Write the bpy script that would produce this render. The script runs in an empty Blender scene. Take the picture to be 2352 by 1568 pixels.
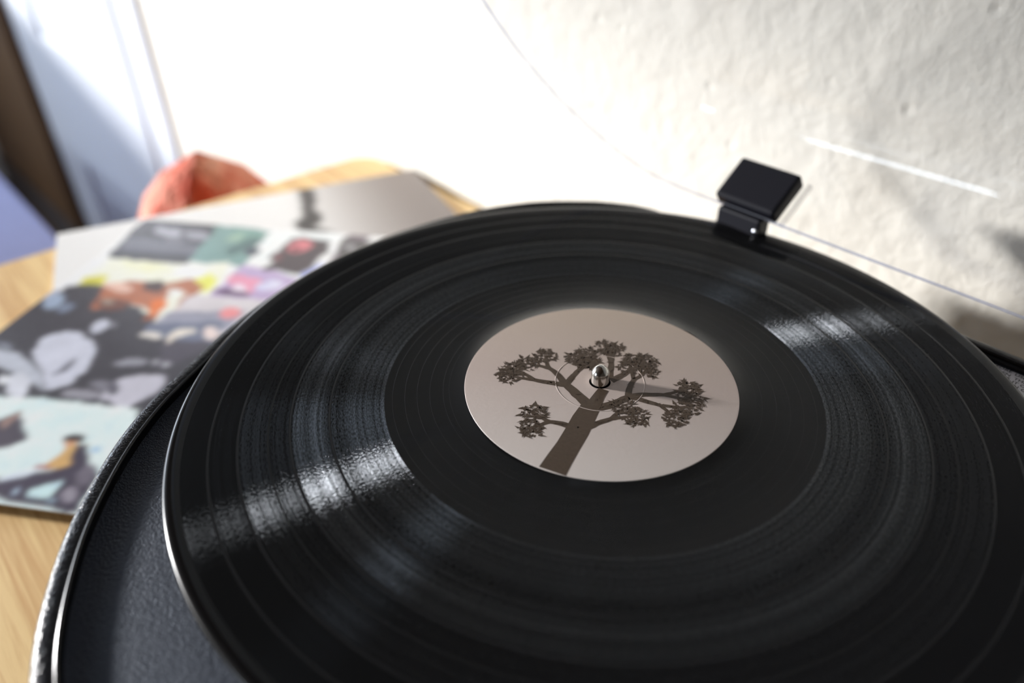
import bpy, bmesh, math, random
import numpy as np
from mathutils import Vector, Matrix, noise
random.seed(7)

# ------------------------------------------------------------------ camera, light, exposure
SC = bpy.context.scene
COL = SC.collection
Z0 = 0.832                       # height of the record's top face above the floor (m)
TABLE_Z = Z0 - 0.112
F_PX = 1684.6                    # focal length in photo pixels (2352 x 1568 frame)
CAM_P = Vector((0.0, -0.21363, Z0 + 0.16862))
CR = Vector((0.98947696, 0.1444229, -0.00879632))
CU = Vector((-0.07659088, 0.57438177, 0.81499658))
CF = Vector((-0.12275661, 0.80574662, -0.579399))
cam_d = bpy.data.cameras.new('camera')
cam = bpy.data.objects.new('camera', cam_d)
COL.objects.link(cam)
cam.matrix_world = Matrix(((CR.x, CU.x, -CF.x, CAM_P.x), (CR.y, CU.y, -CF.y, CAM_P.y), (CR.z, CU.z, -CF.z, CAM_P.z), (0, 0, 0, 1)))
cam_d.sensor_width = 36.0
cam_d.lens = F_PX / 2352 * 36.0
cam_d.clip_start = 0.01
cam_d.dof.use_dof = True
cam_d.dof.focus_distance = 0.262
cam_d.dof.aperture_fstop = 4.2
SC.camera = cam

vs = SC.view_settings
vs.view_transform = 'Standard'
vs.look = 'None'
vs.gamma = 1.0
vs.use_curve_mapping = False
vs.exposure = 0.0

world = bpy.data.worlds.new('sky')
SC.world = world
world.use_nodes = True
wb = world.node_tree.nodes['Background']
wb.inputs[0].default_value = (0.62, 0.78, 1.0, 1)
wb.inputs[1].default_value = 2.0

# room axes: WD runs along the back wall to the left, NW points into the room
WA = math.radians(38.5)
WD = Vector((-math.cos(WA), math.sin(WA), 0))
NW = Vector((-math.sin(WA), -math.cos(WA), 0))
W0 = Vector((-0.106, 0.376, 0))
def room(t, d, z):               # t along back wall (left +), d into the room, z height
    return W0 + WD * t + NW * d + Vector((0, 0, z))

T_LEFT, T_RIGHT, DEPTH, HEIGHT = 2.5, -2.2, 2.9, 2.4
WIN_D0, WIN_D1, WIN_Z0, WIN_Z1 = 0.35, 2.40, 0.85, 1.60

# daylight coming in through the window opening
sky_l = bpy.data.lights.new('window_daylight', 'AREA')
sky_l.shape = 'RECTANGLE'
sky_l.size = WIN_D1 - WIN_D0
sky_l.size_y = WIN_Z1 - WIN_Z0
sky_l.energy = 42
sky_l.color = (0.80, 0.89, 1.0)
sky_o = bpy.data.objects.new('window_daylight', sky_l)
COL.objects.link(sky_o)
sky_o.location = room(T_LEFT + 0.16, (WIN_D0 + WIN_D1) / 2, (WIN_Z0 + WIN_Z1) / 2)
sky_o.rotation_euler = (-WD).to_track_quat('-Z', 'Y').to_euler()

# a second, smaller window in the wall behind the camera
WIN2_T0, WIN2_T1, WIN2_Z0, WIN2_Z1 = 0.35, 1.25, 0.95, 1.75
sky2 = bpy.data.lights.new('window_daylight_front', 'AREA')
sky2.shape = 'RECTANGLE'
sky2.size = WIN2_T1 - WIN2_T0
sky2.size_y = WIN2_Z1 - WIN2_Z0
sky2.energy = 24
sky2.color = (0.80, 0.89, 1.0)
sky2_o = bpy.data.objects.new('window_daylight_front', sky2)
COL.objects.link(sky2_o)
sky2_o.location = room((WIN2_T0 + WIN2_T1) / 2, DEPTH + 0.16, (WIN2_Z0 + WIN2_Z1) / 2)
sky2_o.rotation_euler = (-NW).to_track_quat('-Z', 'Y').to_euler()

# low sun shining through the same window
SUN_AZ, SUN_EL = math.radians(172), math.radians(11)
sun_l = bpy.data.lights.new('sun', 'SUN')
sun_l.energy = 8.6
sun_l.angle = math.radians(5)
sun_l.color = (1.0, 0.985, 0.97)
sun_o = bpy.data.objects.new('sun', sun_l)
COL.objects.link(sun_o)
sdir = Vector((math.cos(SUN_EL) * math.cos(SUN_AZ), math.cos(SUN_EL) * math.sin(SUN_AZ), math.sin(SUN_EL)))
sun_o.location = room(3.5, 1.0, 2.5)
sun_o.rotation_euler = (-sdir).to_track_quat('-Z', 'Y').to_euler()

# ------------------------------------------------------------------ pixel helpers
def hit_plane(px, py, n, d):
    q = CR * (px - 1176) - CU * (py - 784) + CF * F_PX
    return CAM_P + q * ((d - CAM_P.dot(n)) / q.dot(n))
def on_z(px, py, z):             # photo pixel -> point on a level surface (mm relative to the record)
    return hit_plane(px, py, Vector((0, 0, 1)), Z0 + z * 0.001)
def to_px(p):
    d = p - CAM_P
    k = F_PX / d.dot(CF)
    return 1176 + k * d.dot(CR), 784 - k * d.dot(CU)

# ------------------------------------------------------------------ mesh helpers
def link(name, me, mat=None, parent=None, smooth=False):
    o = bpy.data.objects.new(name, me)
    COL.objects.link(o)
    if mat:
        for m in (mat if isinstance(mat, (list, tuple)) else [mat]):
            me.materials.append(m)
    if parent:
        o.parent = parent
        o.matrix_parent_inverse = Matrix.Identity(4)
    if smooth:
        for p in me.polygons: p.use_smooth = True
    return o
def mesh_py(name, verts, faces, mat=None, parent=None, smooth=False, origin=None):
    if origin is None and parent is None:
        origin = Vector((0, 0, 0))
    off = origin if origin is not None else Vector((0, 0, 0))
    me = bpy.data.meshes.new(name)
    me.from_pydata([tuple(Vector(v) - off) for v in verts], [], faces)
    me.update()
    o = link(name, me, mat, parent, smooth)
    if origin is not None: o.location = origin
    return o
def from_bm(name, bm, mat=None, parent=None, smooth=False):
    me = bpy.data.meshes.new(name)
    bmesh.ops.recalc_face_normals(bm, faces=bm.faces)
    bm.to_mesh(me); bm.free()
    return link(name, me, mat, parent, smooth)
def empty(name, loc):
    o = bpy.data.objects.new(name, None)
    o.empty_display_size = 0.02
    o.location = loc
    COL.objects.link(o)
    return o
def tag(o, label, cat, group=None):
    o['label'] = label; o['category'] = cat
    if group: o['group'] = group
    return o
def structure(o):
    o['kind'] = 'structure'
    return o
def box_bm(bm, c, ax, ay, az, hx, hy, hz, bevel=0.0, seg=2):
    vs_ = []
    for sx in (-1, 1):
        for sy in (-1, 1):
            for sz in (-1, 1):
                vs_.append(bm.verts.new(c + ax * (sx * hx) + ay * (sy * hy) + az * (sz * hz)))
    idx = [(0, 1, 3, 2), (4, 6, 7, 5), (0, 4, 5, 1), (2, 3, 7, 6), (0, 2, 6, 4), (1, 5, 7, 3)]
    fs = [bm.faces.new([vs_[i] for i in f]) for f in idx]
    if bevel > 0:
        es = list({e for f in fs for e in f.edges})
        bmesh.ops.bevel(bm, geom=es, offset=bevel, segments=seg, affect='EDGES', profile=0.5)
    return fs
def room_box(bm, t0, t1, d0, d1, z0, z1, bevel=0.0):
    box_bm(bm, room((t0 + t1) / 2, (d0 + d1) / 2, (z0 + z1) / 2), WD, NW, Vector((0, 0, 1)),
           abs(t1 - t0) / 2, abs(d1 - d0) / 2, abs(z1 - z0) / 2, bevel)
def lathe(profile, n=96, centre=Vector((0, 0, 0)), close=True):
    """profile: list of (r, z) in mm relative to record frame, r may be 0 at the ends"""
    verts, faces, rings = [], [], []
    for r, z in profile:
        if r < 1e-6:
            verts.append(centre + Vector((0, 0, z * .001))); rings.append([len(verts) - 1])
        else:
            ring = []
            for i in range(n):
                a = 2 * math.pi * i / n
                verts.append(centre + Vector((r * math.cos(a) * .001, r * math.sin(a) * .001, z * .001)))
                ring.append(len(verts) - 1)
            rings.append(ring)
    for a, b in zip(rings[:-1], rings[1:]):
        for i in range(n):
            j = (i + 1) % n
            if len(a) == 1 and len(b) == 1: continue
            if len(a) == 1: faces.append((a[0], b[i], b[j]))
            elif len(b) == 1: faces.append((a[i], b[0], a[j]))
            else: faces.append((a[i], b[i], b[j], a[j]))
    return verts, faces
def lathe_obj(name, profile, mat, parent=None, n=96, smooth=True, local=True, closed=False):
    prof = profile + ([profile[0]] if closed else [])
    v, f = lathe(prof, n)
    me = bpy.data.meshes.new(name)
    me.from_pydata([tuple(x) for x in v], [], f)
    bm = bmesh.new(); bm.from_mesh(me)
    bmesh.ops.remove_doubles(bm, verts=bm.verts, dist=1e-7)
    bmesh.ops.recalc_face_normals(bm, faces=bm.faces)
    bm.to_mesh(me); bm.free()
    o = link(name, me, mat, parent, smooth)
    if smooth: edge_sharp(o, 40)
    return o
def edge_sharp(o, deg):
    me = o.data
    bm = bmesh.new(); bm.from_mesh(me)
    lim = math.radians(deg)
    for e in bm.edges:
        if len(e.link_faces) == 2 and e.calc_face_angle(0) > lim: e.smooth = False
    bm.to_mesh(me); bm.free()

# ------------------------------------------------------------------ material helpers
def srgb(r, g, b):
    def f(c):
        c /= 255.0
        return c / 12.92 if c <= 0.04045 else ((c + 0.055) / 1.055) ** 2.4
    return (f(r), f(g), f(b), 1.0)
def mat_new(name):
    m = bpy.data.materials.new(name)
    m.use_nodes = True
    return m, m.node_tree, m.node_tree.nodes['Principled BSDF']
def N(nt, kind, **kw):
    n = nt.nodes.new(kind)
    for k, v in kw.items(): setattr(n, k, v)
    return n
def simple(name, col, rough=0.5, spec=0.5, metal=0.0, noise=0.0, nscale=40, bump=0.0, bscale=200, bdist=0.001):
    m, nt, b = mat_new(name)
    b.inputs['Base Color'].default_value = col
    b.inputs['Roughness'].default_value = rough
    b.inputs['Metallic'].default_value = metal
    b.inputs['Specular IOR Level'].default_value = spec
    tc = N(nt, 'ShaderNodeTexCoord')
    if noise > 0:
        no = N(nt, 'ShaderNodeTexNoise'); no.inputs['Scale'].default_value = nscale; no.inputs['Detail'].default_value = 5
        nt.links.new(tc.outputs['Object'], no.inputs['Vector'])
        mx = N(nt, 'ShaderNodeMix', data_type='RGBA')
        mx.inputs[6].default_value = tuple(c * (1 - noise) for c in col[:3]) + (1,)
        mx.inputs[7].default_value = tuple(min(1, c * (1 + noise)) for c in col[:3]) + (1,)
        nt.links.new(no.outputs['Fac'], mx.inputs[0]); nt.links.new(mx.outputs[2], b.inputs['Base Color'])
    if bump > 0:
        n2 = N(nt, 'ShaderNodeTexNoise'); n2.inputs['Scale'].default_value = bscale; n2.inputs['Detail'].default_value = 4
        nt.links.new(tc.outputs['Object'], n2.inputs['Vector'])
        bp = N(nt, 'ShaderNodeBump'); bp.inputs['Strength'].default_value = bump; bp.inputs['Distance'].default_value = bdist
        nt.links.new(n2.outputs['Fac'], bp.inputs['Height']); nt.links.new(bp.outputs['Normal'], b.inputs['Normal'])
    return m

def plaster(name, col):
    m, nt, b = mat_new(name)
    b.inputs['Base Color'].default_value = col
    b.inputs['Roughness'].default_value = 0.75
    b.inputs['Specular IOR Level'].default_value = 0.2
    tc = N(nt, 'ShaderNodeTexCoord')
    n1 = N(nt, 'ShaderNodeTexNoise'); n1.inputs['Scale'].default_value = 55; n1.inputs['Detail'].default_value = 4; n1.inputs['Roughness'].default_value = 0.55
    n2 = N(nt, 'ShaderNodeTexNoise'); n2.inputs['Scale'].default_value = 7; n2.inputs['Detail'].default_value = 3
    v = N(nt, 'ShaderNodeTexVoronoi'); v.inputs['Scale'].default_value = 55
    for n in (n1, n2, v): nt.links.new(tc.outputs['Object'], n.inputs['Vector'])
    r = N(nt, 'ShaderNodeMapRange'); r.inputs[1].default_value = 0.0; r.inputs[2].default_value = 0.22; r.inputs[3].default_value = -0.5; r.inputs[4].default_value = 0.0
    nt.links.new(v.outputs['Distance'], r.inputs[0])
    gate = N(nt, 'ShaderNodeMath', operation='GREATER_THAN'); gate.inputs[1].default_value = 0.80
    sep = N(nt, 'ShaderNodeSeparateColor'); nt.links.new(v.outputs['Color'], sep.inputs[0]); nt.links.new(sep.outputs[0], gate.inputs[0])
    pit = N(nt, 'ShaderNodeMath', operation='MULTIPLY'); nt.links.new(r.outputs[0], pit.inputs[0]); nt.links.new(gate.outputs[0], pit.inputs[1])
    a1 = N(nt, 'ShaderNodeMath', operation='MULTIPLY_ADD'); a1.inputs[1].default_value = 1.3
    nt.links.new(n1.outputs['Fac'], a1.inputs[0]); nt.links.new(pit.outputs[0], a1.inputs[2])
    a2 = N(nt, 'ShaderNodeMath', operation='MULTIPLY_ADD'); a2.inputs[1].default_value = 1.2
    nt.links.new(n2.outputs['Fac'], a2.inputs[0]); nt.links.new(a1.outputs[0], a2.inputs[2])
    bp = N(nt, 'ShaderNodeBump'); bp.inputs['Strength'].default_value = 0.5; bp.inputs['Distance'].default_value = 0.003
    nt.links.new(a2.outputs[0], bp.inputs['Height']); nt.links.new(bp.outputs['Normal'], b.inputs['Normal'])
    return m

def wood(name, light, dark, axis, scale=1.0, rough=0.42):
    """grain stretched along a horizontal world direction"""
    m, nt, b = mat_new(name)
    tc = N(nt, 'ShaderNodeTexCoord')
    mp = N(nt, 'ShaderNodeMapping')
    mp.inputs['Rotation'].default_value = (0, 0, -math.atan2(axis.y, axis.x))
    nt.links.new(tc.outputs['Object'], mp.inputs['Vector'])
    st = N(nt, 'ShaderNodeVectorMath', operation='MULTIPLY'); st.inputs[1].default_value = (5 * scale, 95 * scale, 60 * scale)
    nt.links.new(mp.outputs[0], st.inputs[0])
    n1 = N(nt, 'ShaderNodeTexNoise'); n1.inputs['Scale'].default_value = 1.0; n1.inputs['Detail'].default_value = 6; n1.inputs['Roughness'].default_value = 0.6; n1.inputs['Distortion'].default_value = 0.6
    nt.links.new(st.outputs[0], n1.inputs['Vector'])
    st2 = N(nt, 'ShaderNodeVectorMath', operation='MULTIPLY'); st2.inputs[1].default_value = (18 * scale, 420 * scale, 300 * scale)
    nt.links.new(mp.outputs[0], st2.inputs[0])
    n2 = N(nt, 'ShaderNodeTexNoise'); n2.inputs['Scale'].default_value = 1.0; n2.inputs['Detail'].default_value = 3
    nt.links.new(st2.outputs[0], n2.inputs['Vector'])
    ad = N(nt, 'ShaderNodeMath', operation='MULTIPLY_ADD'); ad.inputs[1].default_value = 0.45
    nt.links.new(n2.outputs['Fac'], ad.inputs[0]); nt.links.new(n1.outputs['Fac'], ad.inputs[2])
    rp = N(nt, 'ShaderNodeValToRGB')
    rp.color_ramp.elements[0].position = 0.48; rp.color_ramp.elements[0].color = dark
    rp.color_ramp.elements[1].position = 0.80; rp.color_ramp.elements[1].color = light
    nt.links.new(ad.outputs[0], rp.inputs[0]); nt.links.new(rp.outputs[0], b.inputs['Base Color'])
    b.inputs['Roughness'].default_value = rough
    bp = N(nt, 'ShaderNodeBump'); bp.inputs['Strength'].default_value = 0.25; bp.inputs['Distance'].default_value = 0.0004
    nt.links.new(ad.outputs[0], bp.inputs['Height']); nt.links.new(bp.outputs['Normal'], b.inputs['Normal'])
    return m

M_WALL = plaster('plaster_cream_white', srgb(221, 217, 208))
M_CEIL = wood('ceiling_boards', srgb(96, 74, 56), srgb(58, 42, 30), WD, 0.5, 0.7)
M_WALL2 = simple('umber_wall_paint', srgb(104, 92, 80), 0.8, 0.2)
M_WHITE = simple('white_gloss_paint', srgb(228, 232, 240), 0.4, 0.4, bump=0.05, bscale=60)
M_DARKWOOD = simple('dark_brown_wood', srgb(98, 72, 46), 0.6, 0.3, noise=0.25, nscale=25)
M_FLOOR = wood('floor_boards', srgb(120, 92, 66), srgb(70, 50, 34), WD, 0.5)
TA = math.radians(39.5)
TX = Vector((math.cos(TA), -math.sin(TA), 0))        # along the wall, to the right
TY = Vector((-math.sin(TA), -math.cos(TA), 0))       # away from the wall
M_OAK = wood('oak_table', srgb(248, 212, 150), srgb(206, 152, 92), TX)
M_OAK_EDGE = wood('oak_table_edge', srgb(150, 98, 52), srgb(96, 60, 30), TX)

def vertex_print(name, rough=0.35, spec=0.5):
    m, nt, b = mat_new(name)
    a = N(nt, 'ShaderNodeAttribute', attribute_name='print')
    nt.links.new(a.outputs['Color'], b.inputs['Base Color'])
    b.inputs['Roughness'].default_value = rough
    b.inputs['Specular IOR Level'].default_value = spec
    return m

def leatherette():
    m, nt, b = mat_new('black_leatherette')
    b.inputs['Base Color'].default_value = (0.012, 0.012, 0.015, 1)
    b.inputs['Roughness'].default_value = 0.26
    b.inputs['Specular IOR Level'].default_value = 0.25
    tc = N(nt, 'ShaderNodeTexCoord')
    v = N(nt, 'ShaderNodeTexVoronoi', feature='DISTANCE_TO_EDGE'); v.inputs['Scale'].default_value = 620
    no = N(nt, 'ShaderNodeTexNoise'); no.inputs['Scale'].default_value = 260; no.inputs['Detail'].default_value = 3
    nt.links.new(tc.outputs['Object'], no.inputs['Vector'])
    mxv = N(nt, 'ShaderNodeMix', data_type='VECTOR'); mxv.inputs[0].default_value = 0.006
    nt.links.new(tc.outputs['Object'], mxv.inputs[4]); nt.links.new(no.outputs['Color'], mxv.inputs[5])
    nt.links.new(mxv.outputs[1], v.inputs['Vector'])
    r = N(nt, 'ShaderNodeMapRange'); r.inputs[1].default_value = 0; r.inputs[2].default_value = 0.16
    nt.links.new(v.outputs['Distance'], r.inputs[0])
    ad = N(nt, 'ShaderNodeMath', operation='MULTIPLY_ADD'); ad.inputs[1].default_value = 0.5
    nt.links.new(no.outputs['Fac'], ad.inputs[0]); nt.links.new(r.outputs[0], ad.inputs[2])
    bp = N(nt, 'ShaderNodeBump'); bp.inputs['Strength'].default_value = 0.6; bp.inputs['Distance'].default_value = 0.00008
    nt.links.new(ad.outputs[0], bp.inputs['Height']); nt.links.new(bp.outputs['Normal'], b.inputs['Normal'])
    return m
M_LEATHER = leatherette()

def deck_plastic():
    m, nt, b = mat_new('grained_black_plastic')
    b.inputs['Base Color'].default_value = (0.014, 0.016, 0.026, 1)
    b.inputs['Specular Tint'].default_value = (0.66, 0.78, 1.0, 1)  # sky's blue sheen put into base colour and tint of the black plastic
    b.inputs['Roughness'].default_value = 0.5
    tc = N(nt, 'ShaderNodeTexCoord')
    no = N(nt, 'ShaderNodeTexNoise'); no.inputs['Scale'].default_value = 2000; no.inputs['Detail'].default_value = 3
    n2 = N(nt, 'ShaderNodeTexNoise'); n2.inputs['Scale'].default_value = 900; n2.inputs['Detail'].default_value = 2
    for n in (no, n2): nt.links.new(tc.outputs['Object'], n.inputs['Vector'])
    ad = N(nt, 'ShaderNodeMath', operation='ADD'); nt.links.new(no.outputs['Fac'], ad.inputs[0]); nt.links.new(n2.outputs['Fac'], ad.inputs[1])
    bp = N(nt, 'ShaderNodeBump'); bp.inputs['Strength'].default_value = 0.7; bp.inputs['Distance'].default_value = 0.00048
    nt.links.new(ad.outputs[0], bp.inputs['Height']); nt.links.new(bp.outputs['Normal'], b.inputs['Normal'])
    return m
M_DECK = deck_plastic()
M_GLOSSBLACK = simple('gloss_black_plastic', (0.008, 0.008, 0.010, 1), 0.22, 0.5)
M_SATINBLACK = simple('satin_black_plastic', (0.007, 0.007, 0.011, 1), 0.5, 0.22)
M_RUBBER = simple('black_rubber', (0.02, 0.02, 0.02, 1), 0.8, 0.2)
M_STEEL = simple('polished_steel', (0.72, 0.70, 0.66, 1), 0.17, 0.5, metal=1.0)
M_SCREW = simple('screw_steel', (0.75, 0.76, 0.8, 1), 0.25, 0.5, metal=1.0)
M_STICKER = simple('white_sticker', srgb(232, 230, 236), 0.5, 0.3)
M_INK = simple('black_ink', (0.02, 0.02, 0.025, 1), 0.6, 0.2)
M_HOLE = simple('dark_hole', (0.003, 0.003, 0.003, 1), 0.9, 0.0)
def label_paper():
    m, nt, b = mat_new('label_paper')
    tc = N(nt, 'ShaderNodeTexCoord')
    sp = N(nt, 'ShaderNodeSeparateXYZ'); nt.links.new(tc.outputs['Object'], sp.inputs[0])
    mr = N(nt, 'ShaderNodeMapRange'); mr.inputs[1].default_value = 0.05; mr.inputs[2].default_value = -0.05
    nt.links.new(sp.outputs[1], mr.inputs[0])
    rp = N(nt, 'ShaderNodeValToRGB')                    # printed sky, paler towards the horizon
    rp.color_ramp.elements[0].color = srgb(188, 170, 154); rp.color_ramp.elements[1].color = srgb(226, 216, 210)
    e = rp.color_ramp.elements.new(.5); e.color = srgb(199, 182, 174)
    nt.links.new(mr.outputs[0], rp.inputs[0]); nt.links.new(rp.outputs[0], b.inputs['Base Color'])
    b.inputs['Roughness'].default_value = .42; b.inputs['Specular IOR Level'].default_value = .35
    no = N(nt, 'ShaderNodeTexNoise'); no.inputs['Scale'].default_value = 700; nt.links.new(tc.outputs['Object'], no.inputs['Vector'])
    bp = N(nt, 'ShaderNodeBump'); bp.inputs['Strength'].default_value = .15; bp.inputs['Distance'].default_value = .0002
    nt.links.new(no.outputs['Fac'], bp.inputs['Height']); nt.links.new(bp.outputs['Normal'], b.inputs['Normal'])
    return m
M_LABEL = label_paper()
M_LABEL_INK = simple('label_sepia_ink', srgb(84, 70, 58), 0.45, 0.3, noise=0.25, nscale=900)
M_CARD = simple('card_edge', srgb(205, 200, 192), 0.7, 0.2)

def vinyl():
    m, nt, b = mat_new('black_vinyl')
    out = nt.nodes['Material Output']
    tc = N(nt, 'ShaderNodeTexCoord')
    sep = N(nt, 'ShaderNodeSeparateXYZ'); nt.links.new(tc.outputs['Object'], sep.inputs[0])
    cb = N(nt, 'ShaderNodeCombineXYZ'); nt.links.new(sep.outputs[0], cb.inputs[0]); nt.links.new(sep.outputs[1], cb.inputs[1])
    ln = N(nt, 'ShaderNodeVectorMath', operation='LENGTH'); nt.links.new(cb.outputs[0], ln.inputs[0])
    rad = ln.outputs['Value']                                   # metres from the spindle
    # grooved zone mask
    g1 = N(nt, 'ShaderNodeMath', operation='GREATER_THAN'); g1.inputs[1].default_value = 0.0786; nt.links.new(rad, g1.inputs[0])
    g2 = N(nt, 'ShaderNodeMath', operation='LESS_THAN'); g2.inputs[1].default_value = 0.1455; nt.links.new(rad, g2.inputs[0])
    mask = N(nt, 'ShaderNodeMath', operation='MULTIPLY'); nt.links.new(g1.outputs[0], mask.inputs[0]); nt.links.new(g2.outputs[0], mask.inputs[1])
    last = mask.outputs[0]
    for gr, w in ((0.0977, 0.00045), (0.111, 0.00045), (0.1182, 0.0003), (0.128, 0.00045), (0.1372, 0.00045)):
        cm = N(nt, 'ShaderNodeMath', operation='COMPARE'); cm.inputs[1].default_value = gr; cm.inputs[2].default_value = w
        nt.links.new(rad, cm.inputs[0])
        iv = N(nt, 'ShaderNodeMath', operation='SUBTRACT'); iv.inputs[0].default_value = 1.0; nt.links.new(cm.outputs[0], iv.inputs[1])
        mu = N(nt, 'ShaderNodeMath', operation='MULTIPLY'); nt.links.new(last, mu.inputs[0]); nt.links.new(iv.outputs[0], mu.inputs[1])
        last = mu.outputs[0]
    # ring-wise variation of the groove sheen
    rv = N(nt, 'ShaderNodeCombineXYZ'); nt.links.new(rad, rv.inputs[0])
    nr = N(nt, 'ShaderNodeTexNoise'); nr.inputs['Scale'].default_value = 900; nr.inputs['Detail'].default_value = 4; nt.links.new(rv.outputs[0], nr.inputs['Vector'])
    nr2 = N(nt, 'ShaderNodeTexNoise'); nr2.inputs['Scale'].default_value = 110; nr2.inputs['Detail'].default_value = 2; nt.links.new(rv.outputs[0], nr2.inputs['Vector'])
    # speckle along the groove
    ang = N(nt, 'ShaderNodeMath', operation='ARCTAN2'); nt.links.new(sep.outputs[1], ang.inputs[0]); nt.links.new(sep.outputs[0], ang.inputs[1])
    pv = N(nt, 'ShaderNodeCombineXYZ')
    ra = N(nt, 'ShaderNodeMath', operation='MULTIPLY'); ra.inputs[1].default_value = 2600; nt.links.new(rad, ra.inputs[0])
    aa = N(nt, 'ShaderNodeMath', operation='MULTIPLY'); aa.inputs[1].default_value = 70; nt.links.new(ang.outputs[0], aa.inputs[0])
    nt.links.new(ra.outputs[0], pv.inputs[0]); nt.links.new(aa.outputs[0], pv.inputs[1])
    np_ = N(nt, 'ShaderNodeTexNoise'); np_.inputs['Scale'].default_value = 1.0; np_.inputs['Detail'].default_value = 5; nt.links.new(pv.outputs[0], np_.inputs['Vector'])
    s1 = N(nt, 'ShaderNodeMath', operation='MULTIPLY'); nt.links.new(nr.outputs['Fac'], s1.inputs[0]); nt.links.new(nr2.outputs['Fac'], s1.inputs[1])
    s2 = N(nt, 'ShaderNodeMath', operation='MULTIPLY'); nt.links.new(s1.outputs[0], s2.inputs[0]); nt.links.new(np_.outputs['Fac'], s2.inputs[1])
    sr = N(nt, 'ShaderNodeMapRange'); sr.inputs[1].default_value = 0.07; sr.inputs[2].default_value = 0.21; sr.inputs[3].default_value = 0.03; sr.inputs[4].default_value = 1.0
    nt.links.new(s2.outputs[0], sr.inputs[0])
    amt = N(nt, 'ShaderNodeMath', operation='MULTIPLY'); nt.links.new(sr.outputs[0], amt.inputs[0]); nt.links.new(last, amt.inputs[1])
    tr_ = N(nt, 'ShaderNodeValToRGB'); tr_.color_ramp.interpolation = 'CONSTANT'  # sheen steps down track by track so the light streak fades outward
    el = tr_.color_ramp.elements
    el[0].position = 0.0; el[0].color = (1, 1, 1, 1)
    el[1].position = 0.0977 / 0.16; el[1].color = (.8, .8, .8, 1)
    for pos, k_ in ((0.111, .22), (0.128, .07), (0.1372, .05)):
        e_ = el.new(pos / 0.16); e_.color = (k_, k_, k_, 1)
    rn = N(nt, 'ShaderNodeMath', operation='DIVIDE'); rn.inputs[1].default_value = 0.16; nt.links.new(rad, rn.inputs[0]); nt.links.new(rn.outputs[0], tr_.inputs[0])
    streak_fade = N(nt, 'ShaderNodeMath', operation='MULTIPLY'); nt.links.new(amt.outputs[0], streak_fade.inputs[0]); nt.links.new(tr_.outputs[0], streak_fade.inputs[1])
    amt = streak_fade
    amt2 = N(nt, 'ShaderNodeMath', operation='MULTIPLY'); amt2.inputs[1].default_value = GROOVE_GLOSS; nt.links.new(amt.outputs[0], amt2.inputs[0])
    # smooth body
    b.inputs['Base Color'].default_value = (0.006, 0.006, 0.0065, 1)
    re = N(nt, 'ShaderNodeMapRange'); re.inputs[1].default_value = 0.1488; re.inputs[2].default_value = 0.1494; re.inputs[3].default_value = 0.07; re.inputs[4].default_value = 0.24
    nt.links.new(rad, re.inputs[0]); nt.links.new(re.outputs[0], b.inputs['Roughness'])
    b.inputs['IOR'].default_value = 1.42
    spm = N(nt, 'ShaderNodeMapRange'); spm.inputs[3].default_value = 0.40; spm.inputs[4].default_value = 0.09
    nt.links.new(last, spm.inputs[0]); nt.links.new(spm.outputs[0], b.inputs['Specular IOR Level'])
    # grooves: glossy stretched across the groove direction
    tg = N(nt, 'ShaderNodeTangent', direction_type='RADIAL', axis='Z')
    pv2 = N(nt, 'ShaderNodeCombineXYZ')
    ra2 = N(nt, 'ShaderNodeMath', operation='MULTIPLY'); ra2.inputs[1].default_value = 1500; nt.links.new(rad, ra2.inputs[0])
    aa2 = N(nt, 'ShaderNodeMath', operation='MULTIPLY'); aa2.inputs[1].default_value = 90; nt.links.new(ang.outputs[0], aa2.inputs[0])
    nt.links.new(ra2.outputs[0], pv2.inputs[0]); nt.links.new(aa2.outputs[0], pv2.inputs[1])
    nb = N(nt, 'ShaderNodeTexNoise'); nb.inputs['Scale'].default_value = 1.0; nb.inputs['Detail'].default_value = 3; nt.links.new(pv2.outputs[0], nb.inputs['Vector'])
    rn_ = N(nt, 'ShaderNodeVectorMath', operation='NORMALIZE'); nt.links.new(cb.outputs[0], rn_.inputs[0])
    walls = []
    for sgn in (1, -1):                                   # the two sloping walls of the V-shaped groove
        sc_ = N(nt, 'ShaderNodeVectorMath', operation='SCALE'); sc_.inputs['Scale'].default_value = sgn * math.tan(math.radians(GROOVE_SLOPE)); nt.links.new(rn_.outputs[0], sc_.inputs[0])
        ad_ = N(nt, 'ShaderNodeVectorMath', operation='ADD'); ad_.inputs[1].default_value = (0, 0, 1); nt.links.new(sc_.outputs[0], ad_.inputs[0])
        nm_ = N(nt, 'ShaderNodeVectorMath', operation='NORMALIZE'); nt.links.new(ad_.outputs[0], nm_.inputs[0])
        gb = N(nt, 'ShaderNodeBump'); gb.inputs['Strength'].default_value = 1.0; gb.inputs['Distance'].default_value = GROOVE_BUMP
        nt.links.new(nb.outputs['Fac'], gb.inputs['Height']); nt.links.new(nm_.outputs[0], gb.inputs['Normal'])
        an = N(nt, 'ShaderNodeBsdfAnisotropic', distribution='BECKMANN')
        an.inputs['Color'].default_value = (.86, .92, 1, 1)  # bluish colour of the light streak put into the gloss
        an.inputs['Roughness'].default_value = 0.26
        an.inputs['Anisotropy'].default_value = 0.9
        an.inputs['Rotation'].default_value = 0.0
        nt.links.new(tg.outputs[0], an.inputs['Tangent']); nt.links.new(gb.outputs['Normal'], an.inputs['Normal'])
        walls.append(an)
    wm = N(nt, 'ShaderNodeMixShader'); wm.inputs[0].default_value = 0.5
    nt.links.new(walls[0].outputs[0], wm.inputs[1]); nt.links.new(walls[1].outputs[0], wm.inputs[2])
    mx = N(nt, 'ShaderNodeMixShader')
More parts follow.
